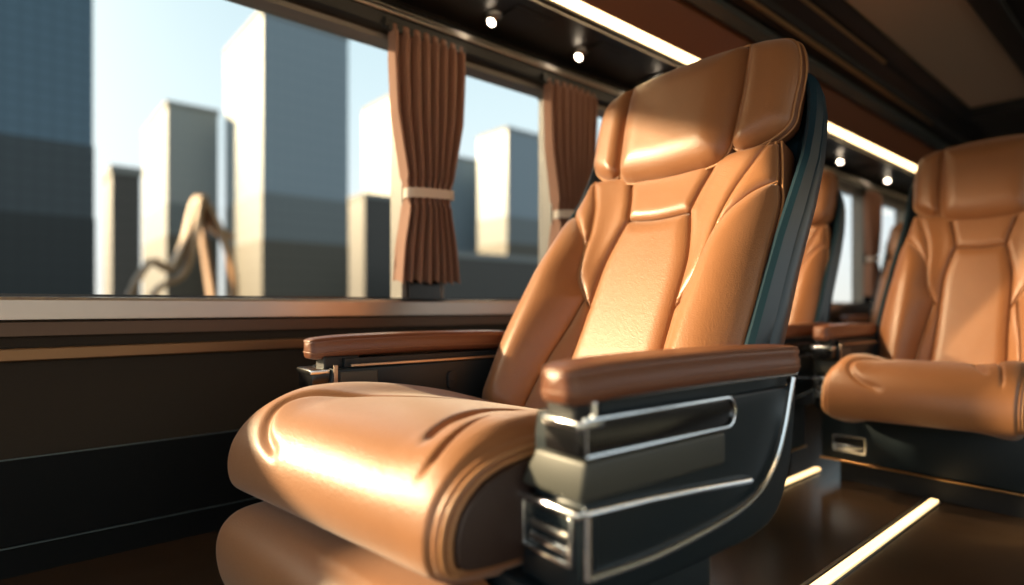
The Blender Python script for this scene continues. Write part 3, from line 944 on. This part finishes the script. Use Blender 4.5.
# ------------------------------------------------------------------ light
w = bpy.data.worlds.new('sky'); S.world = w; w.use_nodes = True
nt = w.node_tree; bg = nt.nodes['Background']
tc = nt.nodes.new('ShaderNodeTexCoord'); sp = nt.nodes.new('ShaderNodeSeparateXYZ'); rp = nt.nodes.new('ShaderNodeValToRGB')
nt.links.new(tc.outputs['Generated'], sp.inputs[0]); nt.links.new(sp.outputs[2], rp.inputs[0]); nt.links.new(rp.outputs[0], bg.inputs[0])
cr = rp.color_ramp
cr.elements[0].position = 0; cr.elements[0].color = (.92, .88, .80, 1)
cr.elements[1].position = 1; cr.elements[1].color = (.22, .38, .52, 1)
for p, c in ((.10, (.90, .93, .92)), (.30, (.74, .86, .89)), (.5, (.58, .74, .80))):
    e = cr.elements.new(p); e.color = (*c, 1)
bg.inputs[1].default_value = 1.2
# warm glow of the sky round the low sun
SUN = Vector((.75, .62, -.34)).normalized()
dp = nt.nodes.new('ShaderNodeVectorMath'); dp.operation = 'DOT_PRODUCT'; dp.inputs[1].default_value = tuple(-SUN)
nm = nt.nodes.new('ShaderNodeVectorMath'); nm.operation = 'NORMALIZE'
nt.links.new(tc.outputs['Generated'], nm.inputs[0]); nt.links.new(nm.outputs[0], dp.inputs[0])
mxm = nt.nodes.new('ShaderNodeMath'); mxm.operation = 'MAXIMUM'; mxm.inputs[1].default_value = 0
pw = nt.nodes.new('ShaderNodeMath'); pw.operation = 'POWER'; pw.inputs[1].default_value = 10
nt.links.new(dp.outputs['Value'], mxm.inputs[0]); nt.links.new(mxm.outputs[0], pw.inputs[0])
ml = nt.nodes.new('ShaderNodeMath'); ml.operation = 'MULTIPLY'; ml.inputs[1].default_value = 5
nt.links.new(pw.outputs[0], ml.inputs[0])
bg2 = nt.nodes.new('ShaderNodeBackground'); bg2.inputs[0].default_value = (1, .80, .55, 1); nt.links.new(ml.outputs[0], bg2.inputs[1])
ad = nt.nodes.new('ShaderNodeAddShader'); nt.links.new(bg.outputs[0], ad.inputs[0]); nt.links.new(bg2.outputs[0], ad.inputs[1])
nt.links.new(ad.outputs[0], nt.nodes['World Output'].inputs[0])

def sun(direction, energy, color, ang):
    l = bpy.data.lights.new('sun', 'SUN'); l.energy = energy; l.color = color; l.angle = math.radians(ang)
    o = bpy.data.objects.new('sun', l); COL.objects.link(o)
    o.rotation_euler = Vector(direction).to_track_quat('-Z', 'Y').to_euler(); return o
sun((.75, .62, -.34), 15.5, (1.0, .73, .42), 3)

def lamp(y, target, power, size=62):
    l = bpy.data.lights.new('spotlight_beam', 'SPOT'); l.energy = power; l.color = (1.0, .72, .42); l.spot_size = math.radians(size); l.spot_blend = .8; l.shadow_soft_size = .03
    o = bpy.data.objects.new('spotlight_beam', l); COL.objects.link(o); o.location = (-1.70, y-.02, 1.68)
    o.rotation_euler = (Vector(target)-o.location).to_track_quat('-Z', 'Y').to_euler()
lamp(1.375, (-.85, 2.6, .45), 70, 60)
lamp(1.845, (-.55, 2.55, .45), 95, 60)
lamp(2.35, (-1.3, 3.0, .5), 45, 70)
lamp(4.62, (-1.2, 5.3, .6), 25, 70)
# ------------------------------------------------------------------ camera
cd = bpy.data.cameras.new('camera'); cam = bpy.data.objects.new('camera', cd); COL.objects.link(cam)
cd.sensor_width = 36; cd.lens = 590/1024*36
cam.location = (0, 0, .65)
T = math.atan(688/590)
cam.rotation_euler = (math.pi/2, 0, T)
cd.shift_y = (306-292.5)/1024
cd.clip_start = .02; cd.clip_end = 2000
cd.dof.use_dof = True; cd.dof.focus_distance = 1.32; cd.dof.aperture_fstop = .95
S.camera = cam
S.view_settings.view_transform = 'Standard'; S.view_settings.look = 'None'
S.view_settings.exposure = 0.0; S.view_settings.gamma = 1; S.view_settings.use_curve_mapping = False
S.cycles.use_denoising = True
S.cycles.max_bounces = 8
